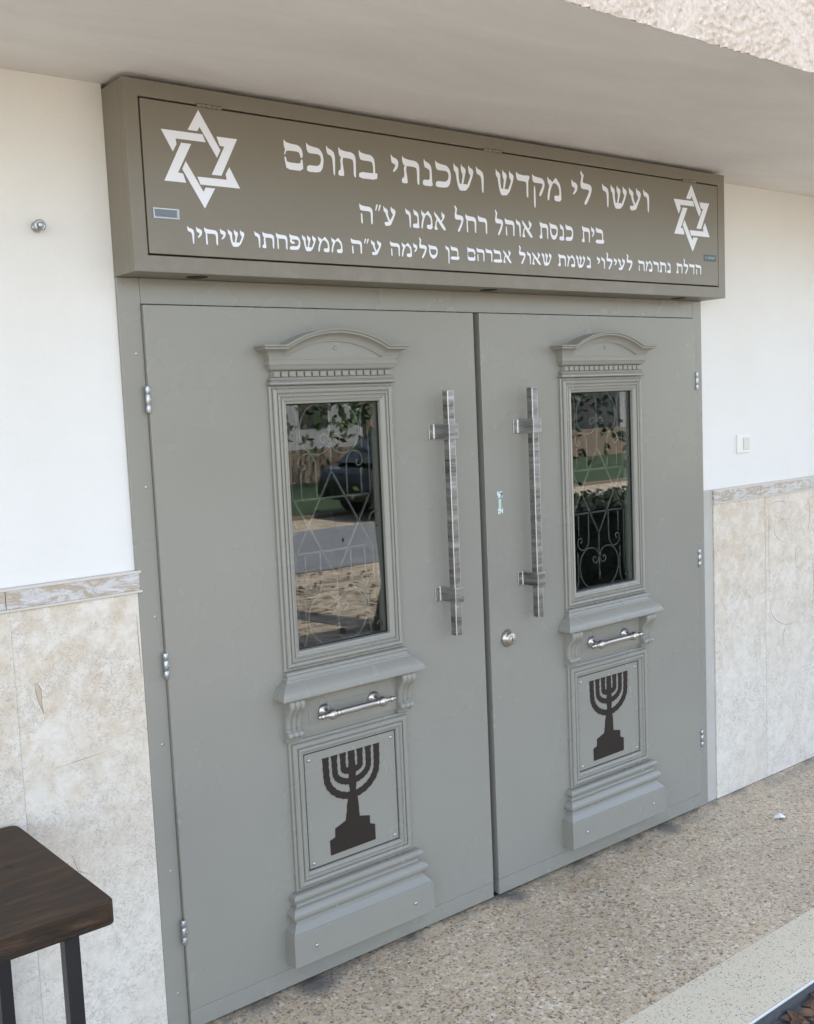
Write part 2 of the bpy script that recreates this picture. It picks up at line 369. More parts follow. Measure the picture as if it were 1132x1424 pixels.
# stucco canopy edge: displaced where the camera sees it
def stucco_h(x, z):
    # trowelled swirls
    px, pz = x * 1.0, (z - ZC) * 1.0
    s = 0.0; smooth = 0.0
    for (cx_, cz_, r0, r1, a) in ((1.24, -.022, .235, .30, 1), (1.24, -.022, .305, .37, 1), (1.75, .12, .08, .20, 1)):
        d = math.hypot(px - cx_, (pz - cz_) * 1.6) + .006 * noise.noise((x * 7, z * 7, 1))
        if r0 < d < r1: smooth = max(smooth, math.sin((d - r0) / (r1 - r0) * PI) ** .4)
        for rr in (r0, r1):
            dd = abs(d - rr)
            if dd < .004 and noise.noise((x * 14, z * 9, 5)) > -.25: s -= .0040 * (1 - dd / .004)
    g = noise.fractal((x * 62, z * 80, .3), .9, 2.1, 3) * .0062
    c = max(0, noise.noise((x * 95, z * 110, 4.2))) * .0095
    edge = .0015 * noise.noise((x * 30, 0, 8))
    return (g + c) * (1 - .86 * min(1, smooth)) + s + edge
mb = MB(); xs = [-8] + [.30 + i * .0042 for i in range(390)] + [9]; zs = [ZC - .0015 + j * .0042 for j in range(92)] + [4.45]
vs = []
for z in zs:
    for x in xs:
        if x < .3 or x > 1.95 or z > 3.4: h = .002
        else: h = stucco_h(x, z)
        vs.append((x, -1.0225 - h, z + (0.0022 * noise.noise((x * 45, 3, 3)) if z < ZC else 0)))
nx = len(xs); fs = [(j * nx + i, j * nx + i + 1, (j + 1) * nx + i + 1, (j + 1) * nx + i) for j in range(len(zs) - 1) for i in range(nx - 1)]
mb.add(vs, fs, True)
canopy = thing('porch_canopy', 'cream rough stucco edge of the porch roof above the doorway', 'canopy', (1, -1.02, ZC))
mb.build('stucco_edge', M['stucco'], canopy, recalc=False)
MB().box(-8, 9, -1.0180, 8, 4.20, 4.46).build('shade_roof_slab', M['stucco'], canopy)  # unseen roof, raised so that it shades the ground before the step
MB().box(-8, 9, -1.0178, -.92, ZC + .1205, 4.1995).build('shade_upper_wall', M['stucco'], canopy)  # unseen upper wall, added with the roof to cast shade

# ------------------------------------------------------------------ walls
XL, XR = -.0644, 2.4518
wall_l = thing('entrance_wall', 'white plastered wall with cream marble dado at the left of the doors', 'wall', (-.8, .03, 0))
MB().box(-8, XL, WY, .22, 1.3475, ZC - .0005).build('plaster', M['plaster'], wall_l)
MB().box(-8, XL, WY + .002, .22, 0.0005, 1.347).build('backing', M['cement'], wall_l)
def dado(wall, x0, x1, mi, z0=.002, z1=1.2870, y=.0135, sides=(1, 1)):
    """slab with a narrow raised border like the photographed tiles"""
    mb = MB(); mb.box(x0 + .0012, x1 - .0012, y, WY + .0019, z0, z1); o = mb.build('dado_slab', M[mi], wall, bevel=.0015)
    return o
for i, (a, b_) in enumerate([(-2.4, -2.02), (-2.02, -1.62), (-1.62, -1.22), (-1.22, -.82), (-.82, -.422), (-.409, XL + .001)]):
    dado(wall_l, a, b_, ['marble_b', 'marble_c', 'marble_a'][i % 3])
MB().box(-8, -2.41, .0135, WY + .0018, .002, 1.287).build('dado_far', M['marble_a'], wall_l)
MB().box(-.4235, -.4083, .0140, WY + .0017, .002, 1.286).build('joint_bead', M['marble_c'], wall_l)
def trim_run(wall, xs_, x0, x1, xr0, xr1):
    MB().box(x0, x1, .0065, WY + .0016, 1.2874, 1.2935).build('lower_ledge', M['ledge'], wall, bevel=.001)
    MB().box(x0, x1, .0085, WY + .0015, 1.3400, 1.3472).build('upper_ledge', M['ledge'], wall, bevel=.001)
    for a, b_ in zip(xs_[:-1], xs_[1:]):
        MB().box(a + .0008, b_ - .0008, .0105, WY + .0014, 1.2937, 1.3398).build('trim_tile', M['trim'], wall, bevel=.001)
trim_run(wall_l, [-2.4, -1.95, -1.52, -1.1, -.84, -.416, XL + .006], -8, XL + .011, 0, 0)

wall_r = thing('entrance_wall', 'white plastered wall with light switch at the right of the doors', 'wall', (4, .03, 0))
MB().box(XR, 9, WY, .22, 1.3475, ZC - .0005).build('plaster', M['plaster'], wall_r)
MB().box(XR, 9, WY + .002, .22, .0005, 1.347).build('backing', M['cement'], wall_r)
MB().box(XR + .003, 2.5195, .0195, WY + .0019, .002, 1.3468).build('cement_reveal', M['cement'], wall_r)
for i, (a, b_) in enumerate([(2.52, 2.8985), (2.8985, 3.306), (3.306, 3.71), (3.71, 4.11), (4.11, 4.51), (4.51, 4.91)]):
    dado(wall_r, a, b_, ['marble_a', 'marble_c', 'marble_b'][i % 3])
MB().box(4.92, 9, .0135, WY + .0018, .002, 1.287).build('dado_far', M['marble_a'], wall_r)
trim_run(wall_r, [2.52, 2.70, 2.86, 3.26, 3.68, 4.1, 4.6], 2.52, 9, 0, 0)
# engraved curved scratches on the right slab, built as shallow pencil-thin lines
mb = MB()
def arc_line(cx_, cz_, rx, rz, a0, a1, r=.0010, n=16):
    mb.tube([(cx_ + rx * math.cos(R(a0 + (a1 - a0) * i / n)) + .002 * noise.noise((i, cx_, 0)), .0134, cz_ + rz * math.sin(R(a0 + (a1 - a0) * i / n))) for i in range(n + 1)], [r * (.35 + .65 * math.sin(PI * (i + .3) / (n + .6))) for i in range(n + 1)], 5)
arc_line(3.10, 1.13, .13, .07, 170, 260); arc_line(3.10, .80, .17, .12, 180, 285); arc_line(3.0, 1.235, .07, .02, 20, 150); arc_line(3.2, 1.17, .06, .10, -50, 50)
arc_line(3.05, 1.2, .05, .03, 200, 300); arc_line(2.935, 1.05, .01, .2, 100, 230, .0008); arc_line(3.15, .98, .012, .05, 80, 260); arc_line(3.26, .85, .03, .15, -60, 60); arc_line(3.05, .62, .015, .045, 60, 200)
arc_line(2.76, .50, .02, .06, 200, 330); arc_line(2.83, .62, .02, .1, -40, 30)
mb.build('slab_crack', mat('crack brown', (.30, .22, .16), .8), wall_r)
mb = MB()
mb.tube([(-.357, .0134, 1.095), (-.352, .0134, 1.075), (-.350, .0134, 1.045), (-.343, .0134, 1.01)], [.003, .0085, .005, .0006], 6, flat=.12)
mb.build('stone_stain', mat('brown stone stain', (.47, .38, .27), .7), wall_l)
mb = MB()
mb.tube([(-.0735, .0134, 1.225), (-.0725, .0134, 1.15), (-.0705, .0134, 1.065)], [.0004, .0012, .0004], 5)
mb.tube([(-.33, .0134, .86), (-.25, .0134, .868), (-.16, .0134, .875)], [.0003, .0007, .0003], 5)
mb.tube([(-.30, .0134, .62), (-.285, .0134, .57), (-.25, .0134, .55)], [.0003, .0010, .0003], 5)
mb.build('slab_crack', D.materials['crack brown'], wall_l)
# light switch on the right wall
sw = thing('light_switch', 'small cream plastic light switch on the white wall above the right dado', 'light switch', (2.747, WY, 1.53))
MB().box(2.702, 2.792, WY - .009, WY - .0001, 1.490, 1.571).build('switch_plate', M['plastic'], sw, bevel=.003)
MB().box(2.742, 2.784, WY - .0135, WY - .0091, 1.503, 1.556).build('rocker', M['plastic_dark'], sw, bevel=.0015)
# hook on the left wall
hk = thing('wall_hook', 'small steel screw eye hook high on the white wall left of the sign', 'hook', (-.27, WY, 2.246))
mb = MB(); mb.lathe([(.0, 0), (.012, 0), (.014, .004), (.012, .009), (.006, .012), (.006, .03), (.010, .032), (.011, .040), (.006, .044), (0, .045)], (-.262, WY, 2.245), (0, -1, 0), 20)
mb.build('screw_base', M['zinc'], hk)
MB().tube([(-.262 + .011 * math.cos(R(a)) - .004, WY - .040, 2.243 + .011 * math.sin(R(a))) for a in range(-60, 250, 20)], .0042, 8).build('eye', M['zinc'], hk)

# dim room behind the doors
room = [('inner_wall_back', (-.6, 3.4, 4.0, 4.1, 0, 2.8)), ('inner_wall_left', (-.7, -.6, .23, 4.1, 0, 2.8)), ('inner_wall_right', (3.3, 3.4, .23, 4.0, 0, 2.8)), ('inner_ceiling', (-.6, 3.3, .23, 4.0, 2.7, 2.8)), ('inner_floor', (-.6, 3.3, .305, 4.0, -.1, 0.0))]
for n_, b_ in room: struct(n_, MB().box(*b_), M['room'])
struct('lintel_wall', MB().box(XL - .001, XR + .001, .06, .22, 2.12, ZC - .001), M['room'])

# ================================================================== DOOR FRAME
FY = .0127
fr = thing('door_frame', 'grey painted steel door frame around the double doors', 'door frame', (1.19, .02, 0))
MB().box(XL, -.0008, FY, .11, .001, 2.1285).build('jamb', M['paint'], fr, bevel=.0015)
MB().box(2.3935, XR, FY, .11, .001, 2.1285).build('jamb', M['paint'], fr, bevel=.0015)
MB().box(.0002, 2.3925, FY, .11, 2.0605, 2.1285).build('head', M['paint'], fr, bevel=.001)
MB().box(0, 2.3925, .046, .075, 2.03, 2.0602).build('door_stop', M['dark_gap'], fr)
for x in (.0, 2.375):
    MB().box(x, x + .014, .046, .075, .003, 2.03).build('door_stop', M['dark_gap'], fr)
MB().box(0, 2.3925, .02, .10, .0008, .0075).build('threshold', M['dark_gap'], fr)
for x, z in [(-.0217, 1.9286), (-.020, 1.57), (-.0201, 1.2132), (-.0247, .8534), (-.0267, .4871), (-.0292, .1262), (-.0494, 2.1124)]:
    MB().lathe([(.0001, .0008), (.0026, .0012), (.0042, .0004), (.0046, -.001)], (x, FY, z), (0, -1, 0), 12).build('screw', M['paint'] if z > 2 else M['zinc'], fr)
def hinge(x, z, parent):
    mb = MB()
    for a, b_ in ((-.036, -.014), (-.0125, .0145), (.016, .036)):
        mb.lathe([(.0001, a), (.0064, a), (.0069, a + .0006), (.0069, b_ - .0006), (.0064, b_), (.0001, b_)], (x, -.002, z), (0, 0, 1), 16)
    mb.lathe([(.0045, -.034), (.0045, .034)], (x, -.002, z), (0, 0, 1), 12)
    o = mb.build('hinge', M['zinc'], parent)
    for dz, dx in ((-.026, -.009), (.0, .009), (.026, -.009)):
        MB().lathe([(.0001, .003), (.0022, .003), (.0026, 0)], (x + dx * .8, -.004, z + dz), (dx, -.3, 0), 8).build('grub_screw', M['zinc'], o)
for z in (1.805, 1.075, .305):
    hinge(-.0045, z, fr); hinge(2.3965, z, fr)

# ================================================================== DOOR LEAVES
P = M['paint']
TOP, BOT = 2.0575, .0105
def leaf(x0, x1, cx, label, is_left):
    L = thing('door_leaf', label, 'door', ((x0 + x1) / 2, 0, BOT))
    gx0, gx1, gz0, gz1 = cx - .172, cx + .172, 1.040, 1.779
    # slab with window opening
    mb = MB(); flat_shape(mb, [[(x0, BOT + .055), (x1, BOT + .055), (x1, TOP), (x0, TOP)], [(gx0, gz0), (gx1, gz0), (gx1, gz1), (gx0, gz1)]], .044, 0, True)
    slab = mb.build('slab', P, L, bevel=.0022)
    MB().box(x0 + .0005, x1 - .0005, .0009, .0435, BOT, BOT + .0545).build('kick_strip', P, L, bevel=.0018)
    if is_left: MB().box(x1 - .006, x1 + .026, .0445, .056, .014, TOP - .003).build('astragal', M['dark_gap'], L)
    # ---- window
    WN = rect_mould(MB(), cx - .2265, cx + .2265, .9850, 1.8325,
                    [(0, 0), (0, .0085), (.003, .0105), (.007, .0105), (.0078, .0085), (.0092, .0085), (.0100, .0150), (.0125, .0180), (.0165, .0195), (.0205, .0185), (.0225, .0165), (.0230, .0125),
                     (.0250, .0125), (.0258, .0160), (.0285, .0180), (.0320, .0180), (.0335, .0160), (.0342, .0120), (.0375, .0120), (.0380, .0150), (.0410, .0165), (.0440, .0155), (.0480, .0120), (.0535, .0105), (.0545, .0085), (.0545, -.006)])
    win = WN.build('window', P, L)
    MB().box(gx0 + .0005, gx1 - .0005, .0072, .0112, gz0 + .0005, gz1 - .0005).build('pane', M['glass'], win)
    g = rect_mould(MB(), gx0 + .0002, gx1 - .0002, gz0 + .0002, gz1 - .0002, [(0, -.0055), (.0036, -.0058), (.0040, -.0070), (.0002, -.0071)]); g.build('gasket', M['dark_gap'], win)
    # ---- iron grille right behind the pane
    G = MB(); gy = .028; gc = cx + .002; zc = 1.406
    def bar(pts, r=.0034, **k): G.tube([(gc + x, gy, z) for x, z in pts], r, 6, **k)
    rs = .163
    for s in (1, -1):
        tri = [(rs * math.cos(R(90 * s + 120 * k)), zc + rs * math.sin(R(90 * s + 120 * k))) for k in range(3)]
        for k in range(3): bar([tri[k], tri[(k + 1) % 3]], .0040)
    for s in (1, -1):
        def Z(z): return zc + s * (z - zc)
        bar([(0, Z(1.243)), (0, Z(1.163))]); kn = [(0, Z(1.163))]
        G.lathe([(.001, -.008), (.007, -.004), (.008, 0), (.007, .004), (.001, .008)], (gc, gy, Z(1.160)), (0, 0, 1), 10)
        bar([(0, Z(1.155)), (0, Z(1.10))], .0028); G.tube([(gc, gy, Z(1.10)), (gc, gy, Z(1.085)), (gc, gy, Z(1.062))], [.0030, .0055, .0006], 6)
        for q in (1, -1):
            # heart shaped ring
            pts = [(q * .002, Z(1.163)), (q * .018, Z(1.181)), (q * .042, Z(1.190)), (q * .070, Z(1.186)), (q * .093, Z(1.169)), (q * .107, Z(1.142)), (q * .109, Z(1.112)), (q * .100, Z(1.079)), (q * .078, Z(1.051)), (q * .045, Z(1.034)), (0, Z(1.0285))]
            bar(spline(pts, 5), .0030)
            cur = [(q * .003, Z(1.150)), (q * .012, Z(1.133)), (q * .026, Z(1.130)), (q * .036, Z(1.140)), (q * .033, Z(1.153)), (q * .023, Z(1.154)), (q * .021, Z(1.146))]
            bar(spline(cur, 4), .0028)
            # uprights with scrolled ends
            u = [(q * .057, Z(1.322)), (q * .057, Z(1.235)), (q * .062, Z(1.205)), (q * .080, Z(1.187)), (q * .104, Z(1.190)), (q * .118, Z(1.208)), (q * .114, Z(1.228)), (q * .100, Z(1.232)), (q * .095, Z(1.220)), (q * .103, Z(1.213))]
            bar(spline(u, 4), .0030)
            bar([(q * .112, Z(1.322)), (q * .112, Z(1.240))], .0028)
            v_ = [(q * .120, Z(1.180)), (q * .118, Z(1.10)), (q * .122, Z(1.06)), (q * .140, Z(1.034)), (q * .160, Z(1.040)), (q * .168, Z(1.062)), (q * .157, Z(1.075)), (q * .148, Z(1.064))]
            bar(spline(v_, 4), .0028)
            bar([(q * .145, Z(1.322)), (q * .145, Z(1.09))], .0024)
            if s == 1: bar([(q * (.160 - .024 * math.cos(R(a))), zc + .024 * math.sin(R(a))) for a in range(0, 361, 20)], .0028)
    G.build('iron_grille', M['iron'], win)
    # ---- pediment
    c0 = cx - .0015
    hw = .186; z0 = 1.9480; rise = .0480; Rr = (hw * hw + rise * rise) / (2 * rise); am = math.asin(hw / Rr)
    prof = [(0, .0610), (.0012, .0622), (.0048, .0622), (.0062, .0600), (.0068, .0562), (.0090, .0562), (.0100, .0575), (.0128, .0575), (.0138, .0550), (.0150, .0500), (.0185, .0425), (.0230, .0372), (.0290, .0335), (.0310, .0330), (.0320, .0312), (.0345, .0308), (.0365, .0300)]
    NA = 26; mb = MB(); vs = []; ring = NA + 1 + 4
    for a, d in prof:
        ro = Rr - a; cz = z0 + rise - Rr
        # where the offset arc meets the offset level line
        lev = z0 - a; xx = math.sqrt(max(ro * ro - (lev - cz) ** 2, 1e-6)); am2 = math.atan2(xx, lev - cz)
        e = .2015 + d
        vs += [(c0 - e, .003, lev), (c0 - e, -d, lev)]
        for k in range(NA + 1):
            th = -am2 + 2 * am2 * k / NA; vs.append((c0 + ro * math.sin(th), -d, cz + ro * math.cos(th)))
        vs += [(c0 + e, -d, lev), (c0 + e, .003, lev)]
    fs = [(j * ring + k, j * ring + k + 1, (j + 1) * ring + k + 1, (j + 1) * ring + k) for j in range(len(prof) - 1) for k in range(ring - 1)]
    # top surface back to the door: an outline on the leaf
    b0 = len(vs); vs += [(x, .003, z) for x, _, z in vs[:ring]]
    fs += [(k, k + 1, b0 + k + 1, b0 + k) for k in range(ring - 1)]
    mb.add(vs, fs)
    ped = mb.build('pediment', P, L, bevel=0)
    MB().box(c0 - .2312, c0 + .2312, -.0285, .003, 1.9085, 1.9125).add([], []).build('string_course', P, ped)
    # tympanum (rough), straight band, cove, dentil field, beads
    ty = MB(); ro = Rr - .030; cz = z0 + rise - Rr; arc = [(c0 + ro * math.sin(th), cz + ro * math.cos(th)) for th in [(-am * .99 + 2 * am * .99 * k / 20) for k in range(21)]]
    arc = [p for p in arc if p[1] > 1.912]
    flat_shape(ty, [[(c0 - .17, 1.9115), (c0 + .17, 1.9115)] + arc[::-1]], .002, -.0262); ty.build('tympanum', M['paint_rough'], ped)
    MB().lathe([(.0001, .0045), (.004, .004), (.0062, .0015), (.0066, 0)], (c0 + .002, -.0262, 1.9395), (0, -1, 0), 14).build('rivet', M['zinc'] if 0 else P, ped)
    band_mould(MB(), c0, [(1.9110, .0000), (1.9110, .0295), (1.9070, .0295), (1.9065, .0278), (1.9035, .0278), (1.9030, .0300), (1.8985, .0300), (1.8978, .0312), (1.8920, .0312), (1.8912, .0285), (1.8800, .0235), (1.8760, .0190), (1.8745, .0130), (1.8740, .0100), (1.8740, 0)], .2015).build('frieze', P, ped)
    band_mould(MB(), c0, [(1.8739, 0), (1.8739, .0130), (1.8560, .0130), (1.8560, 0)], .2030).build('dentil_field', P, ped)
    nd = 16; W = .432; st = W / nd
    for i in range(nd):
        xa = c0 - W / 2 + st * i + .0032
        MB().box(xa, xa + st - .0068, -.0215, -.0131, 1.8578, 1.8722).build('dentil', P, ped)
    band_mould(MB(), c0, [(1.8559, 0), (1.8559, .0175), (1.8545, .0200), (1.8510, .0215), (1.8475, .0200), (1.8465, .0170), (1.8440, .0170), (1.8432, .0225), (1.8405, .0260), (1.8365, .0265), (1.8340, .0240), (1.8330, .0200), (1.8330, 0)], .2030).build('bead', P, ped)
    # ---- sill
    sil = band_mould(MB(), cx, [(.9845, 0), (.9845, .0180), (.9815, .0235), (.9775, .0250), (.9740, .0235), (.9725, .0200), (.9665, .0215), (.9615, .0250), (.9610, .0290), (.9585, .0305), (.9555, .0305), (.9548, .0320),
                            (.9520, .0350), (.9470, .0420), (.9400, .0500), (.9320, .0570), (.9240, .0615), (.9160, .0635), (.9115, .0640), (.9090, .0625), (.9085, .0500), (.9085, 0)], .2045).build('sill', P, L)
    # ---- bracket zone with towel-bar style handle
    zone = MB().box(cx - .2055, cx + .2055, -.0080, .003, .7860, .9083).build('back_board', P, L)
    mb = MB()
    def bead(pts): mb.tube([(cx + x, -.0082, z) for x, z in pts], .0011, 5, True)
    bead([(-.150, .806), (-.112, .810), (-.112, .835), (-.106, .850), (-.112, .868), (-.100, .886), (-.150, .884)])
    bead([(-.098, .886), (-.082, .868), (-.086, .862), (.086, .862), (.082, .868), (.098, .886)][::1] + [(.098, .888), (-.098, .888)])
    bead([(.150, .806), (.112, .810), (.112, .835), (.106, .850), (.112, .868), (.100, .886), (.150, .884)])
    mb.build('engraved_outline', P, zone)
    prof = [(.9080, .0470), (.9040, .0515), (.8980, .0545), (.8900, .0560), (.8820, .0545), (.8750, .0500), (.8680, .0435), (.8600, .0375), (.8500, .0320), (.8400, .0285), (.8300, .0265), (.8200, .0258), (.8120, .0262), (.8095, .0230), (.8075, .0290),
            (.8040, .0350), (.7990, .0395), (.7940, .0400), (.7890, .0370), (.7860, .0310), (.7845, .0240), (.7800, .0200), (.7735, .0180)]
    for s in (-1, 1):
        xa = cx + s * .2385; xb = cx + s * .1850; nS = 25; mb = MB(); vs = []
        for z, d in prof:
            for k in range(nS):
                u_ = k / (nS - 1); rib = abs(math.sin(PI * 3 * u_)) ** .55 if 0 < k < nS - 1 else 0
                amp = .0085 if z > .784 else .0
                vs.append((xa + (xb - xa) * u_, -(d - amp * (1 - rib)), z))
        fs = [(j * nS + k, j * nS + k + 1, (j + 1) * nS + k + 1, (j + 1) * nS + k) for j in range(len(prof) - 1) for k in range(nS - 1)]
        mb.add(vs, fs, True)
        for k in (0, nS - 1):
            sv = [vs[j * nS + k] for j in range(len(prof))]; xk = sv[0][0]
            mb.add(sv + [(xk, .002, prof[-1][0]), (xk, .002, prof[0][0])], [tuple(range(len(sv) + 2))])
        mb.add([vs[k] for k in (0, nS - 1)] + [(xb, .002, prof[0][0]), (xa, .002, prof[0][0])], [(0, 1, 2, 3)])
        mb.build('corbel', P, L)
    # handle
    H = MB(); hz = .8385; hy = -.0560; hx0, hx1 = cx - .147, cx + .147
    pr = [(.0001, 0), (.0040, .001), (.0058, .004), (.0042, .008), (.0042, .011), (.0075, .014), (.0075, .018), (.0045, .021), (.0048, .026), (.0062, .030), (.0062, .034), (.0085, .040), (.0118, .046), (.0128, .052), (.0118, .058), (.0085, .063), (.0062, .067), (.0090, .071), (.0090, .075), (.0060, .079), (.0080, .084), (.0084, .090)]
    pr = [(r * (1.28 if r > .001 else 1), h) for r, h in pr]; full = pr + [(r, .294 - h) for r, h in reversed(pr)]
    H.lathe(full, (hx0, hy, hz), (1, 0, 0), 20); hd = H.build('small_handle', M['chrome'], L)
    for s in (-1, 1):
        MB().lathe([(.0001, 0), (.0215, 0), (.0222, .002), (.0200, .006), (.0130, .010), (.0080, .015), (.0062, .022), (.0062, .044)], (cx + s * .0945, -.0081, hz + .002), (0, -1, 0), 20).build('rosette', M['chrome'], hd)
    # ---- lower framed panel with the menorah plate
    lf = rect_mould(MB(), cx - .2270, cx + .2270, .3020, .7700,
                    [(0, 0), (0, .0085), (.003, .0105), (.007, .0105), (.0078, .0085), (.0092, .0085), (.0100, .0150), (.0140, .0190), (.0190, .0200), (.0235, .0185), (.0255, .0165), (.0260, .0125),
                     (.0285, .0120), (.0290, .0160), (.0320, .0185), (.0370, .0185), (.0385, .0160), (.0400, .0115), (.0450, .0095), (.0490, .0090), (.0500, .0070), (.0500, .0005), (.0525, .0004)]).build('lower_moulding', P, L)
    MB().box(cx - .1770, cx + .1770, -.0006, .002, .352, .720).build('shadow_gap', M['dark_gap'], lf)  # dark sheet painted as the shade round the plate edge
    pl = MB().box(cx - .1725, cx + .1725, -.0052, -.0007, .3560, .7160).build('menorah_plate', P, L, bevel=.0008)
    for s in (-1, 1):
        for z in (.6965, .3700):
            MB().lathe([(.0001, .0038), (.0035, .0034), (.0056, .0012), (.0060, 0)], (cx + s * .1575, -.0052, z), (0, -1, 0), 14).build('rivet', M['zinc'], pl)
    rg = random.Random(5); mc = cx + .0003
    polys = []
    def wob(pts, w_, seed):
        rr = random.Random(seed); out1 = []; out2 = []
        pts = spline(pts, 4)
        for i, (x, z) in enumerate(pts):
            a = pts[max(i - 1, 0)]; b_ = pts[min(i + 1, len(pts) - 1)]; tx, tz = b_[0] - a[0], b_[1] - a[1]; q = math.hypot(tx, tz) or 1
            k1 = w_ * (1 + .11 * math.sin(i * 1.9 + seed)); k2 = w_ * (1 + .11 * math.sin(i * 2.1 + seed * 2))
            out1.append((x - tz / q * k1, z + tx / q * k1)); out2.append((x + tz / q * k2, z - tx / q * k2))
        return out1 + out2[::-1]
    for k, (zb, rz) in ((1, (.628, .03)), (2, (.594, .06)), (3, (.549, .1))):
        for s in (-1, 1):
            dx = .0325 * k; pts = [(mc + s * dx, .686)]
            pts += [(mc + s * dx * 1.0, .665), (mc + s * dx * .99, .645 - .004 * k)]
            zt = .645 - .004 * k
            for a in (18, 36, 54, 72, 84): pts.append((mc + s * dx * math.cos(R(a)), zt - (zt - zb) * math.sin(R(a))))
            pts.append((mc, zb - .001)); polys.append(wob(pts, .0098 if k < 3 else .0108, k * 3 + s))
            polys.append([(mc + s * dx - .0125, .6905), (mc + s * dx + .0125, .6905), (mc + s * dx + .0102, .678), (mc + s * dx - .0102, .678)])
    polys.append(wob([(mc, .686), (mc, .66), (mc, .62), (mc, .58), (mc, .545)], .0122, 4)); polys.append([(mc - .0125, .6905), (mc + .0125, .6905), (mc + .0102, .678), (mc - .0102, .678)])
    polys.append([(mc - .0145, .560), (mc + .0145, .560), (mc + .0160, .535), (mc + .0185, .515), (mc + .0190, .495), (mc + .0205, .470), (mc - .0330, .470), (mc - .0290, .490), (mc - .0265, .500), (mc - .0255, .520), (mc - .0205, .535)])
    polys.append([(mc - .0948, .3772), (mc + .0782, .3792), (mc + .0785, .4290), (mc + .0590, .4370), (mc + .0592, .4632), (mc + .0170, .4735), (mc - .0340, .4715), (mc - .0738, .4578), (mc - .0750, .4303), (mc - .0954, .4245)])
    mm = MB(); flat_shape(mm, polys, -.0053, -.0074); mm.build('menorah', M['brown_film'], pl)
    # ---- base
    band_mould(MB(), cx, [(.3015, 0), (.3015, .0240), (.2990, .0290), (.2940, .0330), (.2890, .0340), (.2840, .0325), (.2800, .0280), (.2790, .0240), (.2740, .0205), (.2670, .0195), (.2625, .0215), (.2620, .0260), (.2590, .0330), (.2530, .0390), (.2450, .0425), (.2370, .0425), (.2300, .0390), (.2240, .0320), (.2225, .0280),
                           (.2180, .0290), (.2140, .0325), (.2125, .0345), (.1930, .0500), (.1925, .0500), (.1925, 0)], .2175).build('base_moulding', P, L)
    pb = band_mould(MB(), cx, [(.1922, 0), (.1922, .0515), (.1905, .0532), (.0920, .0548), (.0900, .0530), (.0900, 0)], .2175).build('plinth', P, L)
    for x, z in ((cx - .1935, .1395), (cx + .1930, .1415)):
        MB().lathe([(.0001, .0040), (.0038, .0036), (.0058, .0014), (.0062, 0)], (x, -.0541, z), (0, -1, 0), 14).build('rivet', M['zinc'], pb)
    # ---- long square pull handle
    bx = .9910 if is_left else 1.3735; 
    bar_ = MB().box(bx, bx + .0275, -.0750, -.0475, .9975, 1.8020).build('pull_handle', M['steel'], L, bevel=.0022)
    bar_.data.materials.append(M['steel_edge']); bar_.modifiers[0].material = 1
    for za, zb in ((1.6450, 1.6940), (1.1080, 1.1560)):
        mb = MB(); pts = [(bx - .0240, -.0005), (bx - .0240, -.0040), (bx - .0070, -.0040), (bx - .0035, -.0060), (bx - .0022, -.0120), (bx - .0022, -.0790), (bx + .0375, -.0790), (bx + .0375, -.0740), (bx + .0277, -.0745), (bx + .0277, -.0440), (bx + .0040, -.0440), (bx + .0040, -.0120), (bx + .0025, -.0030), (bx, -.0005)]
        vs = [(x, y, za) for x, y in pts] + [(x, y, zb) for x, y in pts]; n_ = len(pts)
        mb.add(vs, [tuple(range(n_ - 1, -1, -1)), tuple(range(n_, 2 * n_))] + [(k, (k + 1) % n_, n_ + (k + 1) % n_, n_ + k) for k in range(n_)])
        br = mb.build('bracket', M['steel'], bar_, bevel=.0014); br.data.materials.append(M['steel_edge']); br.modifiers[0].material = 1
        MB().lathe([(.0001, .0022), (.0022, .0020), (.0034, 0)], (bx - .0155, -.0040, (za + zb) / 2), (0, -1, 0), 10).build('bolt', M['steel_edge'], br)
    if not is_left:
        lk = MB().lathe([(.0001, .000), (.0300, .000), (.0310, .003), (.0285, .009), (.0255, .013), (.0215, .0165), (.0205, .0235), (.0190, .0245), (.0001, .0245)], (1.2885, -.0003, .9290), (0, -1, 0), 32).build('lock', M['chrome'], L)
        MB().lathe([(.0001, .0265), (.0090, .0265), (.0100, .0255), (.0100, .0246)], (1.2885, -.0003, .9290), (0, -1, 0), 20).build('cylinder_plug', M['steel_edge'], lk)
        MB().box(1.2868, 1.2902, -.0272, -.0269, .9215, .9365).build('keyhole', M['dark_gap'], lk)
        MB().box(1.2640, 1.2880, -.0006, -.0001, 1.4260, 1.4480).build('round_sticker', M['sticker'], L)
        MB().box(1.2660, 1.2890, -.0006, -.0001, 1.3700, 1.3900).build('sticker', M['sticker'], L)
        MB().box(1.2700, 1.2820, -.0005, -.0001, 1.3905, 1.4225).build('sticker', mat('pale green sticker', (.45, .56, .48), .3), L)
    return L
def spline(pts, n):
    out = []; L = len(pts)
    for i in range(L - 1):
        p0, p1, p2, p3 = pts[max(i - 1, 0)], pts[i], pts[i + 1], pts[min(i + 2, L - 1)]
        for k in range(n):
            t_ = k / n
            out.append(tuple(.5 * (2 * p1[c] + (p2[c] - p0[c]) * t_ + (2 * p0[c] - 5 * p1[c] + 4 * p2[c] - p3[c]) * t_ ** 2 + (3 * p1[c] - p0[c] - 3 * p2[c] + p3[c]) * t_ ** 3) for c in (0, 1)))
    out.append(tuple(pts[-1])); return out
leaf(0, 1.1824, .5945, 'left grey steel door leaf without a lock, menorah plate below its window', True)
leaf(1.2093, 2.3927, 1.8104, 'right grey steel door leaf with round lock and small stickers', False)

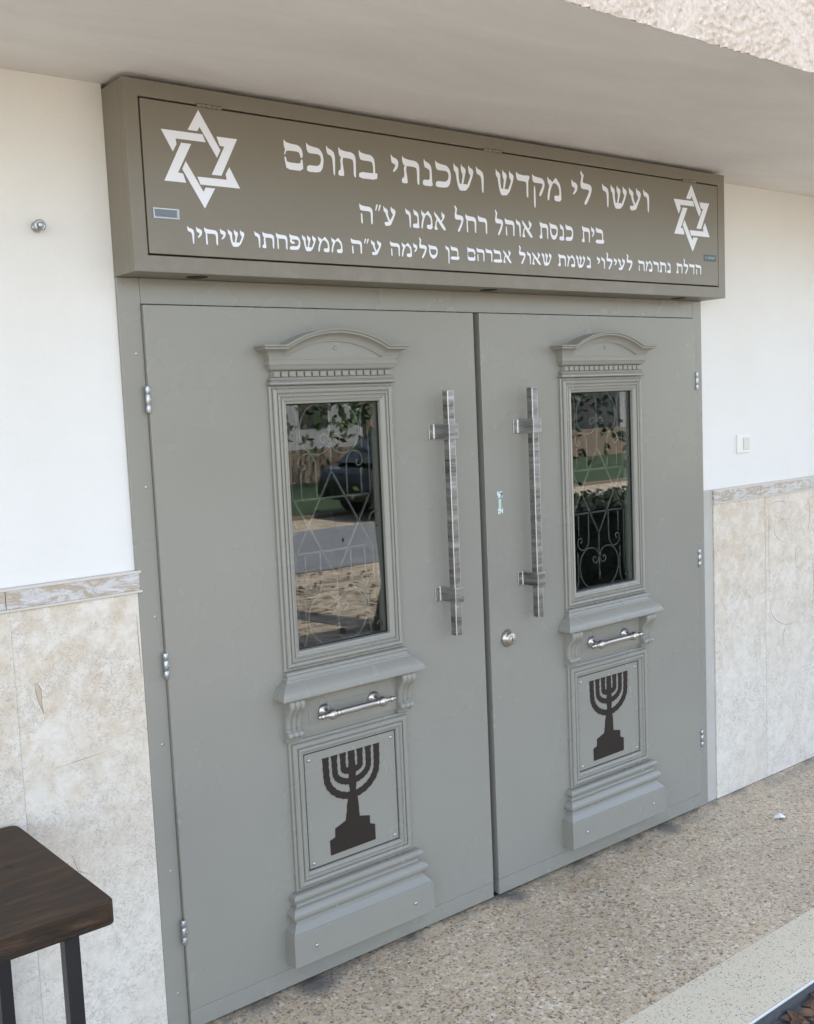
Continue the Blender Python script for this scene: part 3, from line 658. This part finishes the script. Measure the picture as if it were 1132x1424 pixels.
# ================================================================== SIGN BOX
SY = -.1055; ZB, ZT = 2.1292, 2.6085
sg = thing('sign_box', 'long taupe metal sign box with white Hebrew lettering above the doors', 'sign', (1.19, 0, ZB))
SP = M['paint_shaded']
ix0, ix1, iz0, iz1 = -.0250, 2.4080, 2.1715, 2.5665
mb = MB(); flat_shape(mb, [[(XL, ZB), (XR, ZB), (XR, ZT), (XL, ZT)], [(ix0, iz0), (ix1, iz0), (ix1, iz1), (ix0, iz1)]], SY + .03, SY, True)
mb.build('face_rim', SP, sg, bevel=.0018)
mb = MB(); mb.box(XL, XR, SY + .0302, .0245, ZB, ZT); mb.build('box_body', SP, sg, bevel=.0008)
lid = MB().box(ix0 + .0042, ix1 - .0042, SY - .0004, SY + .018, iz0 + .0046, iz1 - .0048).build('cover', SP, sg, bevel=.0012)
MB().box(ix0 + .0005, ix1 - .0005, SY + .019, SY + .0299, iz0 + .0005, iz1 - .0005).build('groove_back', M['dark_gap'], sg)  # dark sheet painted as the shade deep in the groove
for x, wd in ((.175, .074), (1.195, .080), (2.222, .080)):
    mb = MB()
    for k in range(5): a = x - wd / 2 + wd * k / 5; mb.lathe([(.0001, 0), (.0050, 0), (.0050, wd / 5 - .001), (.0001, wd / 5 - .001)], (a, SY - .0015, iz1 - .0012), (1, 0, 0), 10)
    mb.build('hinge', SP, sg)
# spotlight holes under the box
for x in (.140, 1.213, 2.225):
    MB().lathe([(.0001, .0004), (.026, .0004), (.029, .0012), (.030, 0)], (x, -.048, ZB - .0001), (0, 0, -1), 24).build('light_hole', M['dark_gap'], sg)
# recessed pull at the lower left, teal sticker at the lower right
pu = rect_mould(MB(), -.0050, .0690, 2.2655, 2.2925, [(0, -SY + .0004), (.0005, -SY + .0030), (.0040, -SY + .0030), (.0052, -SY + .0010), (.0060, -SY + .0006)])
pl = pu.build('pull', M['zinc'], lid)
MB().box(.0012, .0628, SY - .0009, SY - .0005, 2.2712, 2.2868).build('pull_plate', mat('recess shade grey', (.13, .155, .16), .25), pl)  # flat plate darkened to carry the shade of a recess
st_ = MB().box(2.311, 2.391, SY - .0010, SY - .0005, 2.2680, 2.2945).build('sticker', M['sticker_teal'], lid)
mb = MB()
for k in range(9):
    if k == 1: continue
    xa = 2.322 + k * .0068; mb.box(xa, xa + .0042, SY - .0013, SY - .0011, 2.2765 + (k % 3) * .001, 2.2870)
mb.build('small_print', M['sticker_text'], st_)
# six pointed stars, interlaced
CH = [[(-.01, .97), (.46, .23), (.37, .07), (0, .64), (-.06, .55), (-.28, .55)],
      [(-.885, .50), (.06, .50), (.12, .35), (-.57, .35), (-.555, .24), (-.65, .09)],
      [(-.45, .28), (-.22, .28), (-.56, -.31), (-.45, -.32), (-.39, -.495), (-.88, -.495)]]
CH += [[(-x, -z) for x, z in p] for p in CH]
for cx_ in (.1436, 2.2400):
    mb = MB(); flat_shape(mb, [[(cx_ + x * .1255, 2.4268 + z * .1300) for x, z in p] for p in CH], SY - .0005, SY - .0009); mb.build('star', M['print'], lid)
# Hebrew letters, unit = 100 high
GL = {
'ו': (36, [[(0, 104), (7, 93), (22, 88), (33, 80), (37, 62), (35, 20), (33, -3), (27, 3), (26, 40), (24, 60), (18, 68), (6, 71), (1, 80)]]),
'י': (32, [[(0, 104), (8, 92), (24, 88), (32, 78), (31, 62), (24, 48), (10, 36), (6, 40), (15, 54), (19, 64), (12, 68), (3, 71), (1, 82)]]),
'ה': (76, [[(0, 104), (8, 94), (30, 90), (60, 89), (73, 79), (76, 62), (74, 20), (73, -2), (64, 5), (65, 50), (61, 66), (8, 66), (1, 78)], [(7, 54), (15, 50), (16, 12), (15, -2), (7, 4), (7, 30)]]),
'ח': (76, [[(0, 104), (8, 94), (30, 90), (60, 89), (73, 79), (76, 62), (74, 20), (73, -2), (64, 5), (65, 50), (61, 66), (8, 66), (1, 78)], [(7, 72), (15, 72), (16, 12), (15, -2), (7, 4), (7, 30)]]),
'ת': (80, [[(4, 104), (12, 94), (34, 90), (64, 89), (77, 79), (80, 62), (78, 20), (77, -2), (68, 5), (69, 50), (65, 66), (12, 66), (5, 78)], [(16, 70), (24, 70), (20, 50), (23, 30), (25, 10), (24, 0), (0, 0), (0, 16), (10, 22), (12, 40), (10, 56)]]),
'ר': (66, [[(0, 104), (8, 94), (30, 90), (50, 89), (63, 79), (66, 62), (64, 20), (63, -2), (54, 5), (55, 50), (51, 66), (8, 66), (1, 78)]]),
'ד': (74, [[(0, 104), (8, 94), (40, 90), (72, 93), (74, 84), (66, 68), (65, 40), (64, -2), (55, 5), (56, 50), (55, 66), (8, 66), (1, 78)]]),
'ב': (84, [[(2, 104), (10, 94), (32, 90), (56, 89), (70, 79), (74, 58), (73, 18), (64, 18), (65, 50), (60, 66), (10, 66), (3, 78)], [(-2, 0), (1, 23), (70, 23), (84, 26), (81, 0)]]),
'כ': (74, [[(2, 104), (10, 94), (32, 90), (54, 88), (69, 74), (74, 48), (68, 18), (54, 2), (0, 0), (3, 24), (48, 24), (59, 34), (63, 50), (60, 62), (50, 67), (10, 66), (3, 78)]]),
'נ': (46, [[(8, 104), (15, 93), (30, 88), (40, 78), (43, 60), (43, 22), (46, 0), (0, 0), (2, 23), (32, 23), (34, 50), (33, 61), (24, 67), (12, 70), (9, 80)]]),
'ן': (36, [[(0, 104), (7, 93), (22, 88), (33, 80), (37, 62), (35, 10), (32, -36), (25, -30), (26, 40), (24, 60), (18, 68), (6, 71), (1, 80)]]),
'ם': (80, [[(2, 104), (10, 94), (34, 90), (60, 89), (75, 77), (79, 60), (77, 48), (70, 44), (67, 56), (62, 66), (14, 66), (8, 58), (5, 50), (1, 52), (7, 68), (2, 80)], [(2, 44), (9, 42), (11, 25), (68, 25), (69, 38), (77, 42), (78, 0), (10, 0), (4, 26)]]),
'ס': (76, [[(0, 104), (8, 94), (34, 90), (60, 88), (73, 74), (76, 54), (67, 54), (61, 66), (8, 66), (2, 80)], [(5, 70), (4, 44), (12, 16), (34, -3), (56, 6), (71, 28), (76, 56), (67, 56), (60, 34), (46, 25), (30, 25), (17, 38), (13, 70)]]),
'ע': (74, [[(44, 104), (52, 93), (66, 88), (73, 78), (68, 58), (52, 26), (40, 2), (8, -3), (3, 18), (30, 20), (46, 40), (57, 60), (51, 68), (44, 78)], [(0, 104), (7, 93), (20, 87), (27, 78), (25, 60), (38, 24), (30, 18), (16, 50), (12, 66), (1, 74)]]),
'ש': (96, [[(16, 24), (70, 25), (60, 0), (30, -3), (24, 2)], [(0, 104), (7, 93), (19, 87), (24, 78), (23, 50), (28, 20), (20, 8), (13, 40), (10, 66), (1, 74)], [(36, 104), (42, 93), (54, 88), (59, 78), (54, 60), (44, 22), (36, 22), (43, 60), (38, 70), (35, 80)], [(72, 104), (78, 93), (91, 88), (96, 78), (90, 56), (68, 8), (60, 16), (76, 48), (81, 62), (74, 70), (71, 80)]]),
'ל': (66, [[(8, 146), (14, 134), (23, 127), (19, 114), (15, 93), (50, 90), (62, 83), (65, 66), (54, 36), (38, 8), (29, -3), (21, 4), (38, 34), (50, 58), (47, 66), (8, 66), (3, 86), (8, 110), (10, 122), (4, 134)]]),
'מ': (82, [[(26, 64), (36, 84), (52, 100), (62, 88), (76, 72), (81, 46), (81, 0), (42, 0), (40, 23), (70, 24), (71, 46), (66, 62), (55, 72), (44, 77), (32, 72)], [(3, 102), (10, 90), (22, 86), (35, 76), (30, 66), (17, 40), (9, -3), (0, 5), (6, 40), (14, 62), (4, 76)]]),
'ק': (72, [[(2, 104), (10, 94), (34, 90), (58, 88), (70, 76), (71, 58), (62, 36), (46, 10), (37, 18), (52, 44), (60, 60), (56, 67), (10, 66), (3, 78)], [(10, 54), (18, 50), (17, -40), (8, -34)]]),
'א': (82, [[(2, 102), (10, 89), (22, 82), (80, 14), (82, 0), (64, 2), (8, 72), (2, 84)], [(56, 104), (62, 92), (75, 88), (78, 76), (68, 60), (52, 42), (45, 48), (61, 64), (57, 74), (54, 88)], [(26, 54), (15, 36), (16, 16), (24, 4), (18, 0), (2, 0), (0, 12), (6, 22), (9, 42), (21, 62)]]),
'פ': (76, [[(2, 104), (10, 94), (32, 90), (56, 88), (71, 74), (76, 48), (70, 18), (56, 2), (0, 0), (3, 24), (50, 24), (61, 34), (65, 50), (62, 62), (52, 67), (10, 66), (3, 78)], [(6, 70), (4, 52), (14, 40), (34, 38), (36, 52), (20, 54), (15, 70)]]),
'״': (38, [[(10, 106), (20, 106), (8, 72), (2, 72)], [(28, 106), (38, 106), (26, 72), (20, 72)]]),
}
def word(text, xl, xr, zb, h):
    """right-to-left word fitted between xl and xr"""
    gap = 13; tot = sum(GL[c][0] for c in text) + gap * (len(text) - 1); s = (xr - xl) / tot; x = xr; out = []
    for c in text:
        wd, polys = GL[c]; x -= wd * s
        out += [[(x + px * s, zb + pz * h / 100) for px, pz in p] for p in cut(polys, 1)]
        x -= gap * s
    return out
L1 = ['ועשו', 'לי', 'מקדש', 'ושכנתי', 'בתוכם']; X1 = [(1.7248, 1.9833), (1.5656, 1.6707), (1.2074, 1.5139), (.7774, 1.1526), (.3998, .7245)]
L2 = ['בית', 'כנסת', 'אוהל', 'רחל', 'אמנו', 'ע״ה']; X2 = [(1.6125, 1.7286), (1.4019, 1.5684), (1.1959, 1.3677), (1.0212, 1.1619), (.8247, .9841), (.6521, .7875)]
L3 = ['הדלת', 'נתרמה', 'לעילוי', 'נשמת', 'שאול', 'אברהם', 'בן', 'סלימה', 'ע״ה', 'ממשפחתו', 'שיחיו']
X3 = [(2.139, 2.2939), (1.9144, 2.1045), (1.6876, 1.8823), (1.4889, 1.6554), (1.3003, 1.457), (1.0704, 1.2655), (.9801, 1.0369), (.7602, .9476), (.6153, .7276), (.2914, .5845), (.0894, .2599)]
for ws, xs_, za, zb, h in ((L1, X1, 2.4275, 2.4320, .0785), (L2, X2, 2.2965, 2.3020, .0560), (L3, X3, 2.2070, 2.2150, .0440)):
    for t_, (a, b_) in zip(ws, xs_):
        f = (a - .1) / 2.2; mb = MB(); flat_shape(mb, word(t_, a, b_, za + (zb - za) * f, h - .0035 * f * (h < .05)), SY - .0005, SY - .0008)
        mb.build('lettering', M['print'], lid)

# ================================================================== TABLE
tb = thing('wooden_table', 'dark stained wooden table on black steel legs at the left wall', 'table', (-1.0, -.28, 0))
def slab_poly(pts, z0, z1):
    mb = MB(); n_ = len(pts); mb.add([(x, y, z0) for x, y in pts] + [(x, y, z1) for x, y in pts], [tuple(range(n_ - 1, -1, -1)), tuple(range(n_, 2 * n_))] + [(k, (k + 1) % n_, n_ + (k + 1) % n_, n_ + k) for k in range(n_)]); return mb
def rrect(x0, x1, y0, y1, r, n=4):
    p = []
    for cx_, cy_, a in ((x1 - r, y1 - r, 0), (x0 + r, y1 - r, 90), (x0 + r, y0 + r, 180), (x1 - r, y0 + r, 270)):
        p += arcp((cx_, cy_), r, a, a + 90, n)
    return p
pts = [(-1.62, -.579), (-.4380, -.579), (-.4310, -.577), (-.4255, -.570), (-.4245, -.556), (-.4385, -.030), (-.4420, -.012), (-.456, -.001), (-1.62, -.001)]
slab_poly(pts, .6960, .7500).build('table_top', M['wood'], tb, bevel=.0035, seg=3)
mb = MB()
for q in range(16):
    xx = -.47 - q * .03 + random.uniform(-.01, .01); zz = random.uniform(.703, .735); ln_ = random.uniform(.012, .045)
    mb.tube([(xx, -.5792, zz), (xx - ln_ / 2, -.5794, zz + random.uniform(-.003, .003)), (xx - ln_, -.5792, zz - .002)], [.0004, random.uniform(.0012, .003), .0004], 5)
mb.build('edge_scar', M['black'], tb)
MB().box(-1.54, -.530, -.310, -.280, .670, .6945).build('cross_rail', M['black'], tb)
for x in (-.5270, -1.56):
    for y in (-.5530, -.0520):
        lg = MB().box(x, x + .0320, y, y + .0320, .004, .6948).build('leg', M['black'], tb, bevel=.002)
        MB().box(x - .001, x + .033, y - .001, y + .033, .0005, .0038).build('foot_cap', M['dark_gap'], lg)

# ================================================================== SMALL THINGS ON THE GROUND
mb = MB(); p = [(2.50, -.27), (2.525, -.262), (2.548, -.27), (2.556, -.29), (2.53, -.305), (2.51, -.30)]
vs = [(x, y, .0015 + .010 * ((i * 7) % 3) / 2) for i, (x, y) in enumerate(p)] + [(2.528, -.283, .016)]
mb.add(vs, [(i, (i + 1) % 6, 6) for i in range(6)])
o = mb.build('paper_scrap', M['paper'], origin=(2.53, -.28, 0)); tag(o, 'tiny crumpled white paper scrap on the terrazzo floor by the right wall', 'paper scrap')
rg = random.Random(3); mb = MB()
def dry(x, y, z, s, mbx):
    a = rg.uniform(0, 6.28); n_ = 7; ax = Vector((math.cos(a), math.sin(a), rg.uniform(-.15, .25))).normalized(); bx = Vector((-math.sin(a), math.cos(a), rg.uniform(-.3, .3))).normalized()
    vs = []
    for i in range(n_):
        u_ = i / (n_ - 1); wd = math.sin(PI * u_) ** .8 * .22 * s + .001; c = Vector((x, y, z)) + ax * (u_ - .5) * s + Vector((0, 0, .10 * s * math.sin(PI * u_)))
        vs += [c + bx * wd + Vector((0, 0, .25 * wd)), c, c - bx * wd + Vector((0, 0, .35 * wd))]
    fs = []
    for i in range(n_ - 1):
        for k in (0, 1): fs.append((i * 3 + k, i * 3 + k + 1, (i + 1) * 3 + k + 1, (i + 1) * 3 + k))
    mbx.add(vs, fs, True)
for _ in range(420):
    x = rg.uniform(.7, 4.5); y = -1.052 - abs(rg.gauss(0, .09)); dry(x, y, -.046 + rg.uniform(0, .012), rg.uniform(.03, .075), mb)
for _ in range(1500):
    x = rg.uniform(-3, 16); y = rg.uniform(-7.1, -1.6); dry(x, y, -.066 + rg.uniform(0, .02), rg.uniform(.05, .12), mb)
o = mb.build('fallen_leaves', M['dry_leaf']); tag(o, kind='stuff', label='brown dry leaves gathered below the step', cat='leaves')

# ================================================================== WHAT THE WINDOWS REFLECT
# kerb, parked cars, garden wall, trees and houses across the yard
struct('kerb', MB().box(-90, 90, -12.2, -12.0, -.16, -.02), M['stone'])
def car(name, label, x, y, rz, paintm):
    c = thing(name, label, 'car', (x, y, -.062)); c.rotation_euler = (0, 0, rz)
    def part(n, mb, m, par=c, bev=0):
        off = WO[c.name]; mb.v = [tuple(Vector(p) + off) for p in mb.v]; return mb.build(n, m, par, bevel=bev, seg=3)
    sec = [(-2.15, .42, .62, .74), (-2.05, .30, .80, .82), (-1.4, .22, .92, .87), (-.6, .20, .95, .88), (.6, .20, .93, .88), (1.3, .22, .86, .87), (1.95, .28, .74, .82), (2.15, .42, .60, .70)]
    vs = []
    for px, zb, zt, hw_ in sec: vs += [(px, -hw_, zb), (px, -hw_, (zb + zt) / 2), (px, -hw_ * .9, zt), (px, hw_ * .9, zt), (px, hw_, (zb + zt) / 2), (px, hw_, zb)]
    fs = [(j * 6 + k, j * 6 + (k + 1) % 6, (j + 1) * 6 + (k + 1) % 6, (j + 1) * 6 + k) for j in range(len(sec) - 1) for k in range(6)] + [tuple(range(6)), tuple(range(47, 41, -1))]
    part('body', MB().add(vs, fs), paintm, bev=.05)
    cab = [(-1.75, .90, .70), (-1.15, 1.38, .60), (-.3, 1.46, .60), (.45, 1.38, .60), (1.15, .90, .70)]
    vs = []
    for px, zt, hw_ in cab: vs += [(px, -.76, .88), (px, -hw_, zt), (px, hw_, zt), (px, .76, .88)]
    part('cabin', MB().add(vs, [(j * 4 + k, j * 4 + k + 1, (j + 1) * 4 + k + 1, (j + 1) * 4 + k) for j in range(4) for k in range(3)]), M['car_glass'], bev=.03)
    part('roof', MB().box(-1.1, .42, -.56, .56, 1.40, 1.475), paintm, bev=.03)
    for px in (-1.35, 1.3):
        for s in (-1, 1):
            wh = part('wheel', MB().lathe([(.0001, -.1), (.30, -.1), (.33, -.06), (.33, .06), (.30, .1), (.0001, .1)], (px, s * .78, .33), (0, 1, 0), 24), M['tyre'])
            part('rim', MB().lathe([(.0001, .02), (.2, .0), (.21, -.02)], (px, s * .89, .33), (0, s, 0), 16), M['zinc'], wh)
    for s in (-1, 1): part('headlight', MB().box(2.02, 2.14, s * .5 - .14, s * .5 + .14, .58, .70), M['lamp'], bev=.02)
    return c
hd = thing('hedge', 'low dark clipped hedge added to blacken the reflection in the right door window', 'hedge', (7, -4, -.07))  # hedge added as a dark object for the lower right pane to reflect
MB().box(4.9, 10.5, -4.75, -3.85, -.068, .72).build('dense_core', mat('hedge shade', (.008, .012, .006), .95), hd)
hm = MB(); vs = []; fs = []; rg = random.Random(9)
for _ in range(9000):
    k = rg.random(); xx = rg.uniform(4.85, 10.55)
    if k < .6: p_ = Vector((xx, -3.84 + rg.uniform(-.02, .06), rg.uniform(-.05, .76)))
    elif k < .9: p_ = Vector((xx, rg.uniform(-4.75, -3.84), .72 + rg.uniform(-.02, .07)))
    else: p_ = Vector((4.88 + rg.uniform(-.05, .02), rg.uniform(-4.75, -3.84), rg.uniform(-.05, .76)))
    n1 = Vector((rg.uniform(-1, 1), rg.uniform(-1, 1), rg.uniform(-1, 1))).normalized() * .03; n2 = n1.orthogonal().normalized() * .015; b_ = len(vs); vs += [p_ + n1, p_ + n2, p_ - n1, p_ - n2]; fs.append((b_, b_ + 1, b_ + 2, b_ + 3))
hm.add(vs, fs); hm.build('leaves', mat('hedge leaf', (.016, .028, .010), .6), hd, recalc=False)
car('parked_car', 'black parked car across the road, reflected in the left door window', 10.6, -11.2, R(4), mat('black car paint', (.006, .006, .007), .1))
gw = MB().box(-60, 70, -19.4, -19.1, -.17, .75).build('garden_wall', M['stone'], origin=(0, -19.2, 0)); tag(gw, 'low tan stone garden wall behind the lawn', 'wall')
def tree(x, y, h, seed):
    t_ = thing('garden_tree', TL.pop(0), 'tree', (x, y, -.17), 'trees beyond the garden wall')
    g_ = random.Random(seed); tr = MB(); ps = [(x, y, -.2)]; px, py = x, y
    for k in range(6): px += g_.uniform(-.12, .12); py += g_.uniform(-.12, .12); ps.append((px, py, -.2 + h * .6 * (k + 1) / 6))
    tr.tube(ps, [.2 - .02 * i for i in range(7)], 8)
    for k in range(7):
        a = g_.uniform(0, 6.28); z0_ = h * g_.uniform(.3, .6); tr.tube([(px, py, z0_), (px + math.cos(a) * h * .16, py + math.sin(a) * h * .16, z0_ + h * .14), (px + math.cos(a) * h * .28, py + math.sin(a) * h * .28, z0_ + h * .3)], [.08, .05, .02], 6)
    tr.build('trunk', M['bark'], t_); lf_ = MB(); vs = []; fs = []
    for c_ in range(26):
        a = g_.uniform(0, 6.28); r_ = h * .34 * g_.random() ** .5; cc_ = Vector((px + math.cos(a) * r_, py + math.sin(a) * r_, h * g_.uniform(.32, 1.0)))
        for q in range(90 if y < -10 else 190):
            p_ = cc_ + Vector((g_.gauss(0, 1), g_.gauss(0, 1), g_.gauss(0, .8))) * h * .065; n1 = Vector((g_.uniform(-1, 1), g_.uniform(-1, 1), g_.uniform(-1, 1))).normalized() * (.09 if y < -10 else .038); n2 = n1.orthogonal().normalized() * (.05 if y < -10 else .017)
            b_ = len(vs); vs += [p_ + n1, p_ + n2, p_ - n1, p_ - n2]; fs.append((b_, b_ + 1, b_ + 2, b_ + 3))
    lf_.add(vs, fs); lf_.build('crown', M['leaf'], t_, recalc=False)
TL = ['slender young tree added in the yard to cast dappled shade', 'tall leafy tree at the left end of the garden wall', 'broad leafy tree near the middle of the garden wall', 'slim leafy tree right of the middle of the garden wall', 'large leafy tree before the far grey house', 'leafy tree at the right end of the garden wall', 'leafy tree standing alone on the lawn']  # the first tree is added to dapple the near ground with shade
for k, (x, y, h) in enumerate([(3.9, -4.1, 5.2), (4, -22, 8), (11, -21, 7), (17, -22, 9), (24, -23, 8), (33, -21, 9), (13, -16, 5)]): tree(x, y, h, k)
def house(x, y, w_, d_, h, label):
    hh = thing('house', label, 'house', (x, y, -.17))
    MB().box(x - w_ / 2, x + w_ / 2, y - d_, y, -.17, h).build('wall', M['house'], hh)
    r_ = MB(); r_.add([(x - w_ / 2 - .4, y + .4, h), (x + w_ / 2 + .4, y + .4, h), (x + w_ / 2 + .4, y - d_ - .4, h), (x - w_ / 2 - .4, y - d_ - .4, h), (x - w_ / 2, y - d_ / 2, h + 1.8), (x + w_ / 2, y - d_ / 2, h + 1.8)], [(0, 1, 5, 4), (2, 3, 4, 5), (1, 2, 5), (3, 0, 4), (0, 3, 2, 1)]); r_.build('roof', M['roof'], hh)
    for k in range(int(w_ // 3)):
        for zz in ((1.0, 4.0) if h > 5 else (1.0,)):
            xa = x - w_ / 2 + 1 + k * 3; wi = MB().box(xa, xa + 1.3, y + .001, y + .06, zz, zz + 1.3).build('window', M['car_glass'], hh)
house(8, -31, 14, 9, 6, 'grey two storey house with red roof behind the trees'); house(28, -32, 16, 9, 3.4, 'low grey house with red roof further right behind the trees'); house(48, -33, 14, 9, 6, 'two storey grey house at the far right')
